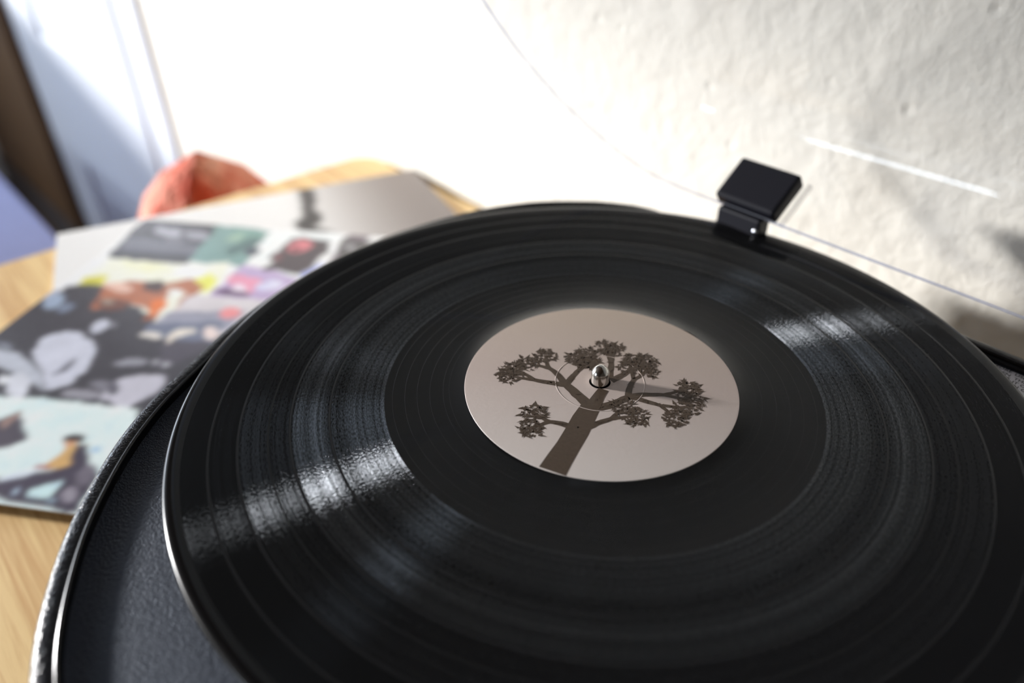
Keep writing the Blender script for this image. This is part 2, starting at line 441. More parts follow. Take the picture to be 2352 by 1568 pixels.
    nt.links.new(amt2.outputs[0], mx.inputs[0]); nt.links.new(b.outputs[0], mx.inputs[1]); nt.links.new(wm.outputs[0], mx.inputs[2])
    nt.links.new(mx.outputs[0], out.inputs['Surface'])
    return m
GROOVE_GLOSS, GROOVE_SLOPE, GROOVE_BUMP = 0.11, 38.0, 0.00010
M_VINYL = vinyl()

def acrylic(name, haze, tint=(1, 1, 1, 1), refl=1.0):
    """clear sheet: see-through with a Fresnel reflection on each face and a little haze"""
    m, nt, b = mat_new(name)
    out = nt.nodes['Material Output']
    nt.nodes.remove(b)
    tr = N(nt, 'ShaderNodeBsdfTransparent'); tr.inputs[0].default_value = tint
    gl = N(nt, 'ShaderNodeBsdfGlossy'); gl.inputs['Roughness'].default_value = 0.03
    df = N(nt, 'ShaderNodeBsdfDiffuse'); df.inputs[0].default_value = (0.85, 0.88, 1, 1)
    tl = N(nt, 'ShaderNodeBsdfTranslucent'); tl.inputs[0].default_value = (0.85, 0.88, 1, 1)
    hz = N(nt, 'ShaderNodeMixShader'); hz.inputs[0].default_value = 0.5
    nt.links.new(df.outputs[0], hz.inputs[1]); nt.links.new(tl.outputs[0], hz.inputs[2])
    m1 = N(nt, 'ShaderNodeMixShader'); m1.inputs[0].default_value = haze
    nt.links.new(tr.outputs[0], m1.inputs[1]); nt.links.new(hz.outputs[0], m1.inputs[2])
    fr = N(nt, 'ShaderNodeLayerWeight'); fr.inputs['Blend'].default_value = 0.5
    f5 = N(nt, 'ShaderNodeMath', operation='POWER'); f5.inputs[1].default_value = 5.0
    nt.links.new(fr.outputs['Facing'], f5.inputs[0])
    fm = N(nt, 'ShaderNodeMath', operation='MULTIPLY_ADD'); fm.inputs[1].default_value = 0.95 * refl; fm.inputs[2].default_value = 0.04 * refl
    nt.links.new(f5.outputs[0], fm.inputs[0])
    m2 = N(nt, 'ShaderNodeMixShader')
    nt.links.new(fm.outputs[0], m2.inputs[0]); nt.links.new(m1.outputs[0], m2.inputs[1]); nt.links.new(gl.outputs[0], m2.inputs[2])
    nt.links.new(m2.outputs[0], out.inputs['Surface'])
    return m
M_ACRYL = acrylic('clear_acrylic', 0.012, refl=0.45)
M_ACRYL_EDGE = acrylic('clear_acrylic_edge', 0.3, (0.58, 0.62, 0.78, 1))
M_ACRYL_LUG = acrylic('clear_acrylic_lug', 0.2)
M_PANE = acrylic('window_glass', 0.0, refl=0.6)

# ------------------------------------------------------------------ the room
bm = bmesh.new(); room_box(bm, T_RIGHT - .1, T_LEFT + .1, -0.1, DEPTH + .1, -0.06, 0.0)
structure(from_bm('floor', bm, M_FLOOR))
bm = bmesh.new(); room_box(bm, T_RIGHT - .1, T_LEFT + .1, -0.1, DEPTH + .1, HEIGHT, HEIGHT + .06)
structure(from_bm('ceiling', bm, M_CEIL))
bm = bmesh.new(); room_box(bm, T_RIGHT - .1, T_LEFT + .1, -0.1, 0.0, 0.0, HEIGHT)
structure(from_bm('wall_back', bm, M_WALL))
bm = bmesh.new(); room_box(bm, T_RIGHT - .1, T_RIGHT, 0.0, DEPTH, 0.0, HEIGHT)
structure(from_bm('wall_right', bm, M_WALL2))
bm = bmesh.new()
room_box(bm, T_RIGHT - .1, WIN2_T0, DEPTH, DEPTH + .1, 0.0, HEIGHT)
room_box(bm, WIN2_T1, T_LEFT + .1, DEPTH, DEPTH + .1, 0.0, HEIGHT)
room_box(bm, WIN2_T0, WIN2_T1, DEPTH, DEPTH + .1, 0.0, WIN2_Z0)
room_box(bm, WIN2_T0, WIN2_T1, DEPTH, DEPTH + .1, WIN2_Z1, HEIGHT)
structure(from_bm('wall_front', bm, M_WALL2))
bm = bmesh.new()
room_box(bm, T_LEFT, T_LEFT + .1, 0, WIN_D0, 0, HEIGHT)
room_box(bm, T_LEFT, T_LEFT + .1, WIN_D1, DEPTH, 0, HEIGHT)
room_box(bm, T_LEFT, T_LEFT + .1, WIN_D0, WIN_D1, 0, WIN_Z0)
room_box(bm, T_LEFT, T_LEFT + .1, WIN_D0, WIN_D1, WIN_Z1, HEIGHT)
structure(from_bm('wall_left', bm, M_WALL))

# wide window, one pane
win = structure(empty('window_1', room(T_LEFT + .05, (WIN_D0 + WIN_D1) / 2, WIN_Z0)))
def child_of(o, par):
    o.parent = par
    o.matrix_parent_inverse = Matrix.Translation(-par.location)
    return o
bm = bmesh.new()
f = 0.05
room_box(bm, T_LEFT + .03, T_LEFT + .08, WIN_D0, WIN_D0 + f, WIN_Z0, WIN_Z1)
room_box(bm, T_LEFT + .03, T_LEFT + .08, WIN_D1 - f, WIN_D1, WIN_Z0, WIN_Z1)
room_box(bm, T_LEFT + .03, T_LEFT + .08, WIN_D0 + f, WIN_D1 - f, WIN_Z0, WIN_Z0 + f)
room_box(bm, T_LEFT + .03, T_LEFT + .08, WIN_D0 + f, WIN_D1 - f, WIN_Z1 - f, WIN_Z1)
child_of(from_bm('window_frame', bm, M_WHITE), win)
bm = bmesh.new(); room_box(bm, T_LEFT + .053, T_LEFT + .057, WIN_D0 + f, WIN_D1 - f, WIN_Z0 + f, WIN_Z1 - f)
child_of(from_bm('pane', bm, M_PANE), win)
bm = bmesh.new(); room_box(bm, T_LEFT - .03, T_LEFT + .03, WIN_D0 - .03, WIN_D1 + .03, WIN_Z0 - .03, WIN_Z0, .004)
child_of(from_bm('window_sill', bm, M_WHITE), win)

win2 = structure(empty('window_2', room((WIN2_T0 + WIN2_T1) / 2, DEPTH + .05, WIN2_Z0)))
bm = bmesh.new()
room_box(bm, WIN2_T0, WIN2_T0 + f, DEPTH + .03, DEPTH + .08, WIN2_Z0, WIN2_Z1)
room_box(bm, WIN2_T1 - f, WIN2_T1, DEPTH + .03, DEPTH + .08, WIN2_Z0, WIN2_Z1)
room_box(bm, WIN2_T0 + f, WIN2_T1 - f, DEPTH + .03, DEPTH + .08, WIN2_Z0, WIN2_Z0 + f)
room_box(bm, WIN2_T0 + f, WIN2_T1 - f, DEPTH + .03, DEPTH + .08, WIN2_Z1 - f, WIN2_Z1)
child_of(from_bm('window_frame', bm, M_WHITE), win2)
bm = bmesh.new(); room_box(bm, WIN2_T0 + f, WIN2_T1 - f, DEPTH + .053, DEPTH + .057, WIN2_Z0 + f, WIN2_Z1 - f)
child_of(from_bm('pane', bm, M_PANE), win2)

# white panelled door in the back wall, then a dark door beyond it
d1 = structure(empty('door_1', room(1.2, 0.0, 0.0)))
bm = bmesh.new(); room_box(bm, 0.78, 0.89, 0.0, 0.004, 0.0, 2.08, .006); child_of(from_bm('door_casing', bm, M_WHITE), d1)
bm = bmesh.new(); room_box(bm, 0.89, 1.63, 0.0, 0.004, 2.0, 2.08, .006); child_of(from_bm('door_head', bm, M_WHITE), d1)
bm = bmesh.new()
room_box(bm, 0.89, 1.04, 0.0, 0.009, 0.01, 2.0, .002)
room_box(bm, 1.42, 1.63, 0.0, 0.009, 0.01, 2.0, .002)
room_box(bm, 1.04, 1.42, 0.0, 0.009, 0.36, 0.64, .002)
room_box(bm, 1.04, 1.42, 0.0, 0.009, 0.01, 0.14, .002)
room_box(bm, 1.04, 1.42, 0.0, 0.009, 1.86, 2.0, .002)
child_of(from_bm('door_frame', bm, M_WHITE), d1)
for z0_, z1_ in ((0.14, 0.36), (0.64, 1.86)):
    bm = bmesh.new(); room_box(bm, 1.04, 1.42, 0.0, 0.002, z0_, z1_)
    room_box(bm, 1.09, 1.37, 0.002, 0.006, z0_ + .04, z1_ - .04, .004)
    child_of(from_bm('door_panel', bm, M_WHITE), d1)
d2 = structure(empty('door_2', room(2.0, 0.0, 0.0)))
bm = bmesh.new(); room_box(bm, 1.64, 2.46, 0.0, 0.03, 0.10, 2.05, .004); child_of(from_bm('door_leaf', bm, M_DARKWOOD), d2)
bm = bmesh.new(); room_box(bm, 1.64, 2.46, 0.0, 0.04, 0.0, 0.10, .004); child_of(from_bm('door_kickboard', bm, simple('dark_grey_board', srgb(74, 68, 66), .6, .3)), d2)

# ------------------------------------------------------------------ table
TC = Vector((-0.2565, 0.487, 0))
def tab(a, b_, z): return TC + TX * a + TY * b_ + Vector((0, 0, z))
TLEN, TDEP, TTH = 1.25, 0.62, 0.024
table = empty('oak_table', tab(TLEN / 2, TDEP / 2, 0))
tag(table, 'light oak table with visible grain pushed against the white wall', 'table')
bm = bmesh.new()
rr_ = 0.014
outline = []
for (ca_, cb_, a0_) in ((rr_, rr_, 180), (TLEN - rr_, rr_, 270), (TLEN - rr_, TDEP - rr_, 0), (rr_, TDEP - rr_, 90)):
    for k in range(9):
        an_ = math.radians(a0_ + 90 * k / 8)
        outline.append((ca_ + rr_ * math.cos(an_), cb_ + rr_ * math.sin(an_)))
lo = [bm.verts.new(tab(a, b_, TABLE_Z - TTH)) for a, b_ in outline]
hi = [bm.verts.new(tab(a, b_, TABLE_Z)) for a, b_ in outline]
bm.faces.new(lo); ft = bm.faces.new(hi)
for i in range(len(lo)):
    j = (i + 1) % len(lo); bm.faces.new((lo[i], lo[j], hi[j], hi[i]))
bmesh.ops.bevel(bm, geom=list(ft.edges), offset=.003, segments=2, affect='EDGES', profile=.5)
child_of(from_bm('table_top', bm, M_OAK, smooth=False), table)
bm = bmesh.new()
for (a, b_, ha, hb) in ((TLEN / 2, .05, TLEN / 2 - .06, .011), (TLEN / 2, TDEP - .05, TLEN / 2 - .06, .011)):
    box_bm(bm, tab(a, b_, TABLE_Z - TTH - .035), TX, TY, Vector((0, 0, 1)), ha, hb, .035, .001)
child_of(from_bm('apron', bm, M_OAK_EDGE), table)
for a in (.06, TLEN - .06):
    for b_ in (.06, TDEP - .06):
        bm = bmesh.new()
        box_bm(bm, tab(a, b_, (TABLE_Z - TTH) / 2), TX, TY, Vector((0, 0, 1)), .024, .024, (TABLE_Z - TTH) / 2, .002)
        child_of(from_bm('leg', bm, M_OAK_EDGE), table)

# ------------------------------------------------------------------ printed sleeves on the table
def in_poly(x, y, poly):
    c = False
    j = len(poly) - 1
    for i in range(len(poly)):
        xi, yi = poly[i]; xj, yj = poly[j]
        if (yi > y) != (yj > y) and x < (xj - xi) * (y - yi) / (yj - yi) + xi: c = not c
        j = i
    return c
def printed_sheet(name, parent, origin, ex, ey, w, h, n, ztop, painter, mat, soft=0):
    """flat printed face: a fine grid whose vertices carry the ink colours"""
    verts, faces, cols = [], [], []
    for j in range(n + 1):
        for i in range(n + 1):
            p = origin + ex * (w * i / n) + ey * (h * j / n)
            p = Vector((p.x, p.y, ztop))
            verts.append(p); cols.append(painter(p, i / n, j / n))
    for j in range(n):
        for i in range(n):
            a = j * (n + 1) + i
            faces.append((a, a + 1, a + n + 2, a + n + 1))
    me = bpy.data.meshes.new(name)
    me.from_pydata([tuple(v - parent.location) for v in verts], [], faces)
    at = me.color_attributes.new('print', 'FLOAT_COLOR', 'POINT')
    arr = np.array(cols, dtype=np.float32).reshape(n + 1, n + 1, 4)
    for _ in range(soft):
        pd = np.pad(arr, ((1, 1), (1, 1), (0, 0)), mode='edge')
        arr = (pd[:-2, 1:-1] + pd[2:, 1:-1] + pd[1:-1, :-2] + pd[1:-1, 2:] + 2 * pd[1:-1, 1:-1]) / 6
    at.data.foreach_set('color', arr.ravel())
    bm = bmesh.new(); bm.from_mesh(me); bm.normal_update()
    if sum(f_.normal.z for f_ in list(bm.faces)[:5]) < 0: bmesh.ops.reverse_faces(bm, faces=bm.faces)
    bm.to_mesh(me); bm.free()
    return link(name, me, mat, parent)

# album cover landscape: white at left, turning taupe towards the right (a plain generic tree shape on it)
AZ = TABLE_Z + .0035
zt_rel = (AZ - Z0) * 1000
A_ = on_z(145, 535, zt_rel); B_ = on_z(940, 390, zt_rel)
ax_ = (B_ - A_).normalized(); ay_ = Vector((ax_.y, -ax_.x, 0))
SW = 0.312
mid = (A_ + B_) / 2
a_org = mid - ax_ * (SW / 2)
sleeve = empty('album_cover', Vector((mid.x + ay_.x * SW / 2, mid.y + ay_.y * SW / 2, TABLE_Z)))
tag(sleeve, 'grey album cover with a dark tree shape lying flat under the photo sleeve', 'album cover')
bm = bmesh.new()
box_bm(bm, Vector((0, 0, .0017)), ax_, ay_, Vector((0, 0, 1)), SW / 2, SW / 2, .0017, .0004, 1)
from_bm('cover_board', bm, M_CARD, sleeve)
tree_px = [(684, 432), (722, 434), (728, 462), (720, 478), (738, 490), (742, 508), (722, 520), (770, 532), (700, 534), (684, 528), (672, 512), (694, 500), (692, 470)]
def paint_cover(p, s, t):
    x, y = to_px(p)
    if in_poly(x, y, tree_px): return srgb(70, 66, 66)
    k = max(0.0, min(1.0, (s - 0.55) / 0.4))
    k = k * k * (3 - 2 * k)
    a, b_ = (250, 248, 246), (140, 130, 126)
    return srgb(*[a[i] + (b_[i] - a[i]) * k for i in range(3)])
printed_sheet('cover_print', sleeve, a_org, ax_, ay_, SW, SW, 150, AZ + .00005, paint_cover, vertex_print('cover_print_ink', .4, .4), soft=3)

# photo collage sleeve lying on top
CZ = AZ + .0012
zc_rel = (CZ - Z0) * 1000
c_tl = on_z(334, 504, zc_rel)
ca = math.radians(-1.5)
cx_ = Vector((math.cos(ca), math.sin(ca), 0)); cy_ = Vector((math.sin(ca), -math.cos(ca), 0))
CW = 0.306
cc = c_tl + cx_ * CW / 2 + cy_ * CW / 2
coll = empty('photo_sleeve', Vector((cc.x, cc.y, CZ - .001)))
tag(coll, 'glossy record sleeve printed with a collage of concert photographs', 'record sleeve')
bm = bmesh.new()
box_bm(bm, Vector((0, 0, .0005)), cx_, cy_, Vector((0, 0, 1)), CW / 2, CW / 2, .00045)
from_bm('sleeve_board', bm, M_CARD, coll)
def ell(cx, cy, rx, ry, rot=0, n=14):
    r = math.radians(rot)
    return [(cx + rx * math.cos(a) * math.cos(r) - ry * math.sin(a) * math.sin(r), cy + rx * math.cos(a) * math.sin(r) + ry * math.sin(a) * math.cos(r)) for a in [2 * math.pi * i / n for i in range(n)]]
INKS = [
    # top row
    ([(330, 495), (505, 515), (430, 608), (250, 592)], (62, 62, 72)),
    ([(300, 545), (480, 568), (462, 588), (275, 572)], (104, 106, 118)),
    ([(352, 508), (372, 510), (352, 540), (325, 536)], (44, 44, 54)),
    (ell(385, 532, 34, 10, 8), (168, 168, 180)), (ell(452, 540, 30, 10, 10), (150, 150, 162)), (ell(405, 552, 26, 7, 0), (112, 112, 124)),
    ([(505, 515), (620, 528), (555, 612), (430, 600)], (120, 152, 150)),
    ([(538, 526), (612, 534), (600, 556), (520, 552)], (112, 148, 140)), (ell(560, 565, 44, 14, -20), (84, 112, 112)), (ell(585, 580, 22, 10, 0), (72, 78, 92)), (ell(540, 545, 22, 8, -20), (150, 178, 160)),
    ([(620, 528), (785, 542), (690, 640), (560, 640)], (226, 234, 250)),
    ([(668, 548), (700, 544), (762, 556), (740, 590), (690, 632), (600, 618), (622, 590)], (72, 62, 68)),
    (ell(688, 566, 26, 14, -10), (206, 118, 126)), (ell(682, 572, 12, 6), (120, 64, 72)), (ell(640, 590, 16, 7, -30), (110, 72, 78)),
    ([(690, 632), (745, 598), (735, 620), (700, 648)], (150, 160, 226)), (ell(600, 606, 24, 9, -14), (238, 240, 246)),
    ([(785, 545), (900, 562), (820, 600), (770, 585)], (78, 74, 76)), (ell(806, 566, 16, 8), (140, 138, 142)),
    # second row
    ([(250, 592), (430, 608), (530, 600), (480, 680), (330, 740), (180, 655)], (246, 240, 214)),
    ([(190, 636), (250, 628), (245, 652), (180, 657)], (214, 208, 88)), (ell(215, 645, 22, 7), (196, 190, 70)),
    (ell(340, 612, 60, 12, 6), (250, 236, 200)), (ell(470, 645, 26, 24, -50), (226, 226, 110)), (ell(440, 625, 40, 16, 0), (252, 248, 236)),
    ([(480, 680), (560, 606), (690, 640), (620, 690)], (180, 160, 196)),
    (ell(560, 650, 40, 20, 10), (224, 150, 176)), (ell(550, 662, 18, 9), (236, 216, 230)), (ell(620, 655, 34, 12, -10), (206, 204, 240)), (ell(535, 672, 40, 8, 6), (104, 80, 110)),
    # third row: stage shot in black
    ([(150, 655), (250, 652), (330, 720), (440, 720), (330, 930), (-40, 905), (-80, 850), (0, 770)], (72, 70, 76)),
    (ell(125, 690, 26, 16, -30), (150, 164, 186)), (ell(150, 706, 22, 8, -20), (120, 130, 150)),
    ([(240, 660), (300, 645), (390, 650), (440, 640), (470, 660), (400, 720), (355, 745), (345, 715), (290, 690), (210, 712)], (176, 112, 84)),
    (ell(355, 658, 26, 14), (78, 58, 56)), (ell(270, 660, 34, 10, 8), (224, 186, 170)), (ell(258, 700, 34, 14, 0), (112, 74, 64)), (ell(250, 694, 14, 7), (150, 134, 122)),
    ([(345, 690), (385, 685), (385, 705), (330, 738), (345, 715)], (226, 124, 66)), ([(392, 660), (430, 672), (370, 742), (352, 740), (380, 700)], (248, 238, 220)),
    ([(440, 676), (620, 690), (560, 760), (480, 775), (325, 775), (400, 710)], (206, 200, 204)),
    ([(385, 715), (570, 712), (520, 760), (330, 762)], (150, 150, 166)), (ell(530, 718, 26, 12, -6), (222, 140, 144)),
    ([(340, 745), (520, 735), (490, 790), (322, 772)], (112, 118, 138)),
    (ell(345, 770, 24, 8), (214, 208, 202)), (ell(415, 765, 38, 8, -10), (222, 214, 204)), (ell(388, 778, 10, 12), (216, 206, 196)), (ell(485, 765, 20, 14, 0), (226, 208, 204)),
    ([(375, 790), (480, 780), (460, 810), (350, 850)], (84, 80, 90)),
    # drums and player in black and white
    ([(72, 805), (100, 775), (150, 760), (190, 766), (222, 800), (205, 840), (165, 880), (110, 895), (95, 850)], (198, 200, 214)),
    ([(150, 835), (175, 820), (160, 850), (120, 865)], (120, 120, 132)),
    (ell(228, 750, 24, 13, -30), (196, 198, 212)), (ell(262, 745, 8, 6), (140, 140, 150)),
    ([(-40, 795), (40, 810), (90, 850), (110, 900), (60, 870), (0, 840), (-60, 840)], (184, 188, 200)),
    (ell(42, 885, 28, 32), (206, 208, 218)), (ell(5, 872, 14, 12), (220, 222, 230)), (ell(10, 795, 20, 7, 20), (130, 134, 146)),
    (ell(300, 832, 38, 8, -2), (150, 150, 160)), (ell(352, 830, 8, 7), (170, 170, 178)), (ell(378, 835, 10, 8), (170, 170, 178)),
    ([(270, 872), (330, 858), (385, 866), (360, 900), (290, 935), (225, 920)], (190, 188, 200)),
    (ell(190, 905, 50, 12, 4), (150, 148, 158)), (ell(235, 885, 30, 10, 10), (124, 122, 132)), (ell(262, 890, 14, 18, 20), (96, 94, 104)), (ell(215, 922, 40, 6, 4), (70, 68, 76)),
    # bottom photo: pale sky
    ([(-120, 890), (0, 906), (320, 938), (300, 1000), (180, 1200), (-120, 1200)], (216, 234, 244)),
    ([(-30, 975), (42, 942), (50, 960), (66, 1008), (0, 1030), (-40, 1030)], (84, 78, 88)), ([(0, 968), (44, 942), (46, 958), (10, 985)], (150, 124, 116)),
    (ell(168, 1008, 24, 12), (58, 50, 54)), ([(148, 1010), (176, 1014), (170, 1036), (152, 1030)], (212, 156, 118)),
    ([(160, 1025), (195, 1020), (200, 1040), (150, 1075), (100, 1075), (130, 1050)], (206, 166, 110)),
    ([(178, 1020), (202, 1025), (205, 1060), (225, 1090), (175, 1180), (0, 1145), (-60, 1130), (-60, 1100), (60, 1090), (110, 1080), (160, 1068)], (74, 68, 82)),
    ([(70, 1122), (142, 1100), (110, 1145), (66, 1140)], (200, 226, 240)), (ell(100, 1072, 18, 5), (160, 80, 80)),
    ([(20, 1090), (60, 1080), (100, 1080), (60, 1092), (-30, 1108)], (206, 214, 230)), (ell(225, 1032, 12, 8), (170, 200, 226)), (ell(36, 1130, 7, 7), (180, 200, 220)),
    (ell(160, 1135, 20, 18, -30), (150, 144, 156)), (ell(195, 1090, 30, 16, -60), (112, 106, 118)), (ell(118, 1150, 10, 5), (170, 196, 214)),
]
INKS = [(pl, srgb(*c), min(q[0] for q in pl), max(q[0] for q in pl), min(q[1] for q in pl), max(q[1] for q in pl)) for pl, c in INKS]
def paint_coll(p, s, t):
    x, y = to_px(p)
    q = Vector((s * 26, t * 26, 0))
    x += 9 * noise.noise(q) + 4 * noise.noise(q * 3); y += 5 * noise.noise(q + Vector((31, 7, 2))) + 2 * noise.noise(q * 3 + Vector((9, 0, 0)))
    nz = noise.noise(q * .35 + Vector((4, 9, 1)))
    if t > 0.78: c = srgb(216, 234, 244) if nz + (0.9 - t) * 3 > -.05 else srgb(74, 68, 82)          # outdoor photo
    elif t > 0.38: c = srgb(72, 70, 76) if (s < 0.62) == (nz < .22) else srgb(178, 178, 190)         # stage photos
    else: c = srgb(232, 232, 238) if s < 0.6 or nz > .0 else srgb(112, 100, 110)
    for pl, col, x0, x1, y0, y1 in INKS:
        if x0 <= x <= x1 and y0 <= y <= y1 and in_poly(x, y, pl): c = col
    k = 1.28 + .14 * noise.noise(q * .7) + .12 * noise.noise(q * 2.3) + .10 * noise.noise(q * 6)
    return (min(1, c[0] * k), min(1, c[1] * k), min(1, c[2] * k), 1)
printed_sheet('photo_print', coll, c_tl, cx_, cy_, CW, CW, 260, CZ + .00005, paint_coll, vertex_print('photo_print_ink', .3, .5), soft=4)

# ------------------------------------------------------------------ record player
PA = math.radians(-40.5)
UD = Vector((math.cos(PA), math.sin(PA), 0))          # along the hinge side, to the right
VD = Vector((-math.sin(PA), math.cos(PA), 0))         # towards the hinge side
player = empty('record_player', Vector((0, 0, TABLE_Z)))
tag(player, 'black leatherette record player with clear dust cover hinged open', 'record player')
PZ = Z0 - TABLE_Z                                     # record-top height in player space
def pl(u, v, z):                                      # mm in player axes -> local metres
    p = UD * (u * .001) + VD * (v * .001)
    return Vector((p.x, p.y, PZ + z * .001))
CTRL = [(-75, 145.5), (-20, 146), (60, 146), (110, 145.5), (138, 138), (160, 112), (178, 62), (185, 10), (176, -46), (150, -108), (112, -156),
        (65, -185), (20, -194), (-20, -190), (-58, -174), (-88, -153), (-110, -131), (-127, -106), (-142, -82), (-156, -49), (-164, -15), (-167, 20),
        (-162, 62), (-148, 98), (-128, 123), (-112, 136), (-97, 143.2)]
def catmull(pts, per=8):
    out = []
    n = len(pts)
    for i in range(n):
        p0, p1, p2, p3 = (Vector(pts[(i + k - 1) % n]) for k in range(4))
        for j in range(per):
            t = j / per
            out.append(0.5 * ((2 * p1) + (-p0 + p2) * t + (2 * p0 - 5 * p1 + 4 * p2 - p3) * t * t + (-p0 + 3 * p1 - 3 * p2 + p3) * t ** 3))
    return out
OUT = catmull(CTRL)
NO = len(OUT)
AREA = sum(OUT[i].x * OUT[(i + 1) % NO].y - OUT[(i + 1) % NO].x * OUT[i].y for i in range(NO))
NORM = []
for i in range(NO):
    d = (OUT[(i + 1) % NO] - OUT[i - 1]).normalized()
    nn = Vector((-d.y, d.x)) if AREA > 0 else Vector((d.y, -d.x))     # points inwards
    NORM.append(nn)
def inset(i, off):
    return OUT[i] + NORM[i] * off
def ring_loft(rows, place, cap_first=False, cap_last=False, closed=False):
    verts, faces = [], []
    for off, z in rows:
        for i in range(NO):
            p = inset(i, off); verts.append(place(p.x, p.y, z))
    nr = len(rows)
    for r in range(nr if closed else nr - 1):
        r2 = (r + 1) % nr
        for i in range(NO):
            j = (i + 1) % NO
            faces.append((r * NO + i, r * NO + j, r2 * NO + j, r2 * NO + i))
    if cap_first: faces.append(tuple(range(NO)))
    if cap_last: faces.append(tuple(range((nr - 1) * NO, nr * NO))[::-1])
    return verts, faces
def loft_obj(name, rows, place, mat, parent, sharp=45, **kw):
    v, f_ = ring_loft(rows, place, **kw)
    me = bpy.data.meshes.new(name)
    me.from_pydata([tuple(x) for x in v], [], f_)
    bm = bmesh.new(); bm.from_mesh(me); bmesh.ops.recalc_face_normals(bm, faces=bm.faces); bm.to_mesh(me); bm.free()
    o = link(name, me, mat, parent, True)
    edge_sharp(o, sharp)
    return o
ZB = -99.0
RIM = -8.0
loft_obj('plinth', [(0, ZB), (0, RIM - 5), (.25, RIM - 3), (.9, RIM - 1.4), (2.0, RIM - .4), (3.4, RIM), (5.6, RIM + .1), (6.6, RIM - .4), (6.9, RIM - 3), (8.0, ZB + 8)], pl, M_LEATHER, player, cap_first=True)
loft_obj('rim_trim', [(6.4, RIM - 4), (6.4, RIM - .6), (6.7, RIM + .1), (7.3, RIM + .4), (7.9, RIM + .1), (8.3, RIM - .7), (8.5, RIM - 4)], pl, M_GLOSSBLACK, player, closed=True)
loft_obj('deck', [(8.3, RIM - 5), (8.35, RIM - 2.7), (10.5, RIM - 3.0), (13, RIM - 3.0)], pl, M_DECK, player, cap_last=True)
for (u, v) in ((-95, 95), (120, 95), (-60, -135), (120, -115)):
    c = pl(u, v, 0); 
    o = lathe_obj('foot', [(0, -112), (9, -112), (10, -110.5), (10.5, -99), (0, -99)], M_RUBBER, player, 32)
    me = o.data
    for vv in me.vertices: vv.co = vv.co + Vector((c.x, c.y, PZ))
# platter, spindle
def at_pz(o):
    for vv in o.data.vertices: vv.co.z += PZ
    return o
at_pz(lathe_obj('platter', [(0, -4), (104, -4), (105, -4.6), (105, -9.4), (104, -10.4), (0, -10.4)], M_SATINBLACK, player, 128))
at_pz(lathe_obj('slip_mat', [(0, -2.2), (103, -2.2), (103, -3.9), (0, -3.9)], M_RUBBER, player, 128))
at_pz(lathe_obj('spindle', [(0, -3.9), (3.35, -3.9), (3.35, 4.5), (3.25, 4.85), (2.7, 5.7), (1.9, 6.6), (1.1, 7.2), (.5, 7.45), (0, 7.5)], M_STEEL, player, 48))

# caution sticker on the deck by the hinge side, lettering running along the hinge
ZD = RIM - 3.0
stk = [(74, 136.6), (128, 136.6), (128, 108), (74, 108)]
vtx = [pl(u, v, ZD + .02) for u, v in stk] + [pl(u, v, ZD + .16) for u, v in stk]
me = bpy.data.meshes.new('caution_sticker')
me.from_pydata([tuple(x) for x in vtx], [], [(0, 1, 2, 3), (4, 7, 6, 5), (0, 4, 5, 1), (1, 5, 6, 2), (2, 6, 7, 3), (3, 7, 4, 0)])
sticker = link('caution_sticker', me, M_STICKER, player)
sticker['label'] = 'white sticker with black capital lettering'
def text_mesh(body, size):
    cu = bpy.data.curves.new('t', 'FONT'); cu.body = body; cu.size = size; cu.resolution_u = 3; cu.offset = 0.012 * size
    to = bpy.data.objects.new('t', cu); COL.objects.link(to)
    dg = bpy.context.evaluated_depsgraph_get()
    me_ = bpy.data.meshes.new_from_object(to.evaluated_get(dg))
    bpy.data.objects.remove(to); bpy.data.curves.remove(cu)
    return me_
TS = 2.55
for body, px, py, right in (('BEFORE', 2323, 857, True), ('USE', 2329.3, 861.5, False), ('EN', 2318.7, 864.6, True), ('THE', 2327, 870.7, False),
                            ('S', 2317.6, 872, True), ('IT', 2322.6, 878, False), ('CL', 2341, 886, False), ('IN', 2336.5, 892.3, True), ('ON', 2342.6, 896.2, False)):
    w = hit_plane(px, py, Vector((0, 0, 1)), Z0 + (ZD + .2) * .001)
    u0, v0 = w.dot(UD) * 1000, w.dot(VD) * 1000
    me = text_mesh(body, TS)
    if right: u0 -= max(x.co.x for x in me.vertices)
    for vv in me.vertices:
        vv.co = pl(u0 + vv.co.x, v0 + vv.co.y, ZD + .2)
    me.name = 'lettering'
    link('lettering', me, M_INK, sticker)

# clear lid, swung open on its hinges
TH = math.radians(55)
HV, HZ = 147.5, 5.5
def lid(u, v, h):
    s = HV - v
    return pl(u, HV - s * math.cos(TH) + h * math.sin(TH), HZ + s * math.sin(TH) + h * math.cos(TH))
lid_rows = [(0, 0), (.4, 27), (1.3, 34), (3.2, 40), (6.2, 45), (10.2, 49), (15, 51.8), (20, 53.1), (26, 53.5)]
inn_rows = [(26.5, 51.1), (20.6, 50.8), (15.9, 49.6), (11.6, 47.1), (8, 43.5), (5.2, 39), (3.5, 33.4), (2.6, 27), (2.4, 0)]
loft_obj('dust_cover', lid_rows, lid, M_ACRYL, player, 60, cap_last=True)
cover = [o for o in player.children if o.name.startswith('dust_cover')][0]
cover['label'] = 'clear acrylic dust cover hinged open'
o = loft_obj('cover_inner_face', inn_rows, lid, M_ACRYL, cover, 60, cap_first=True)
loft_obj('cover_rim', [(0, 0), (0, -.15), (2.4, -.15), (2.4, 0)], lid, M_ACRYL_EDGE, cover, 60)
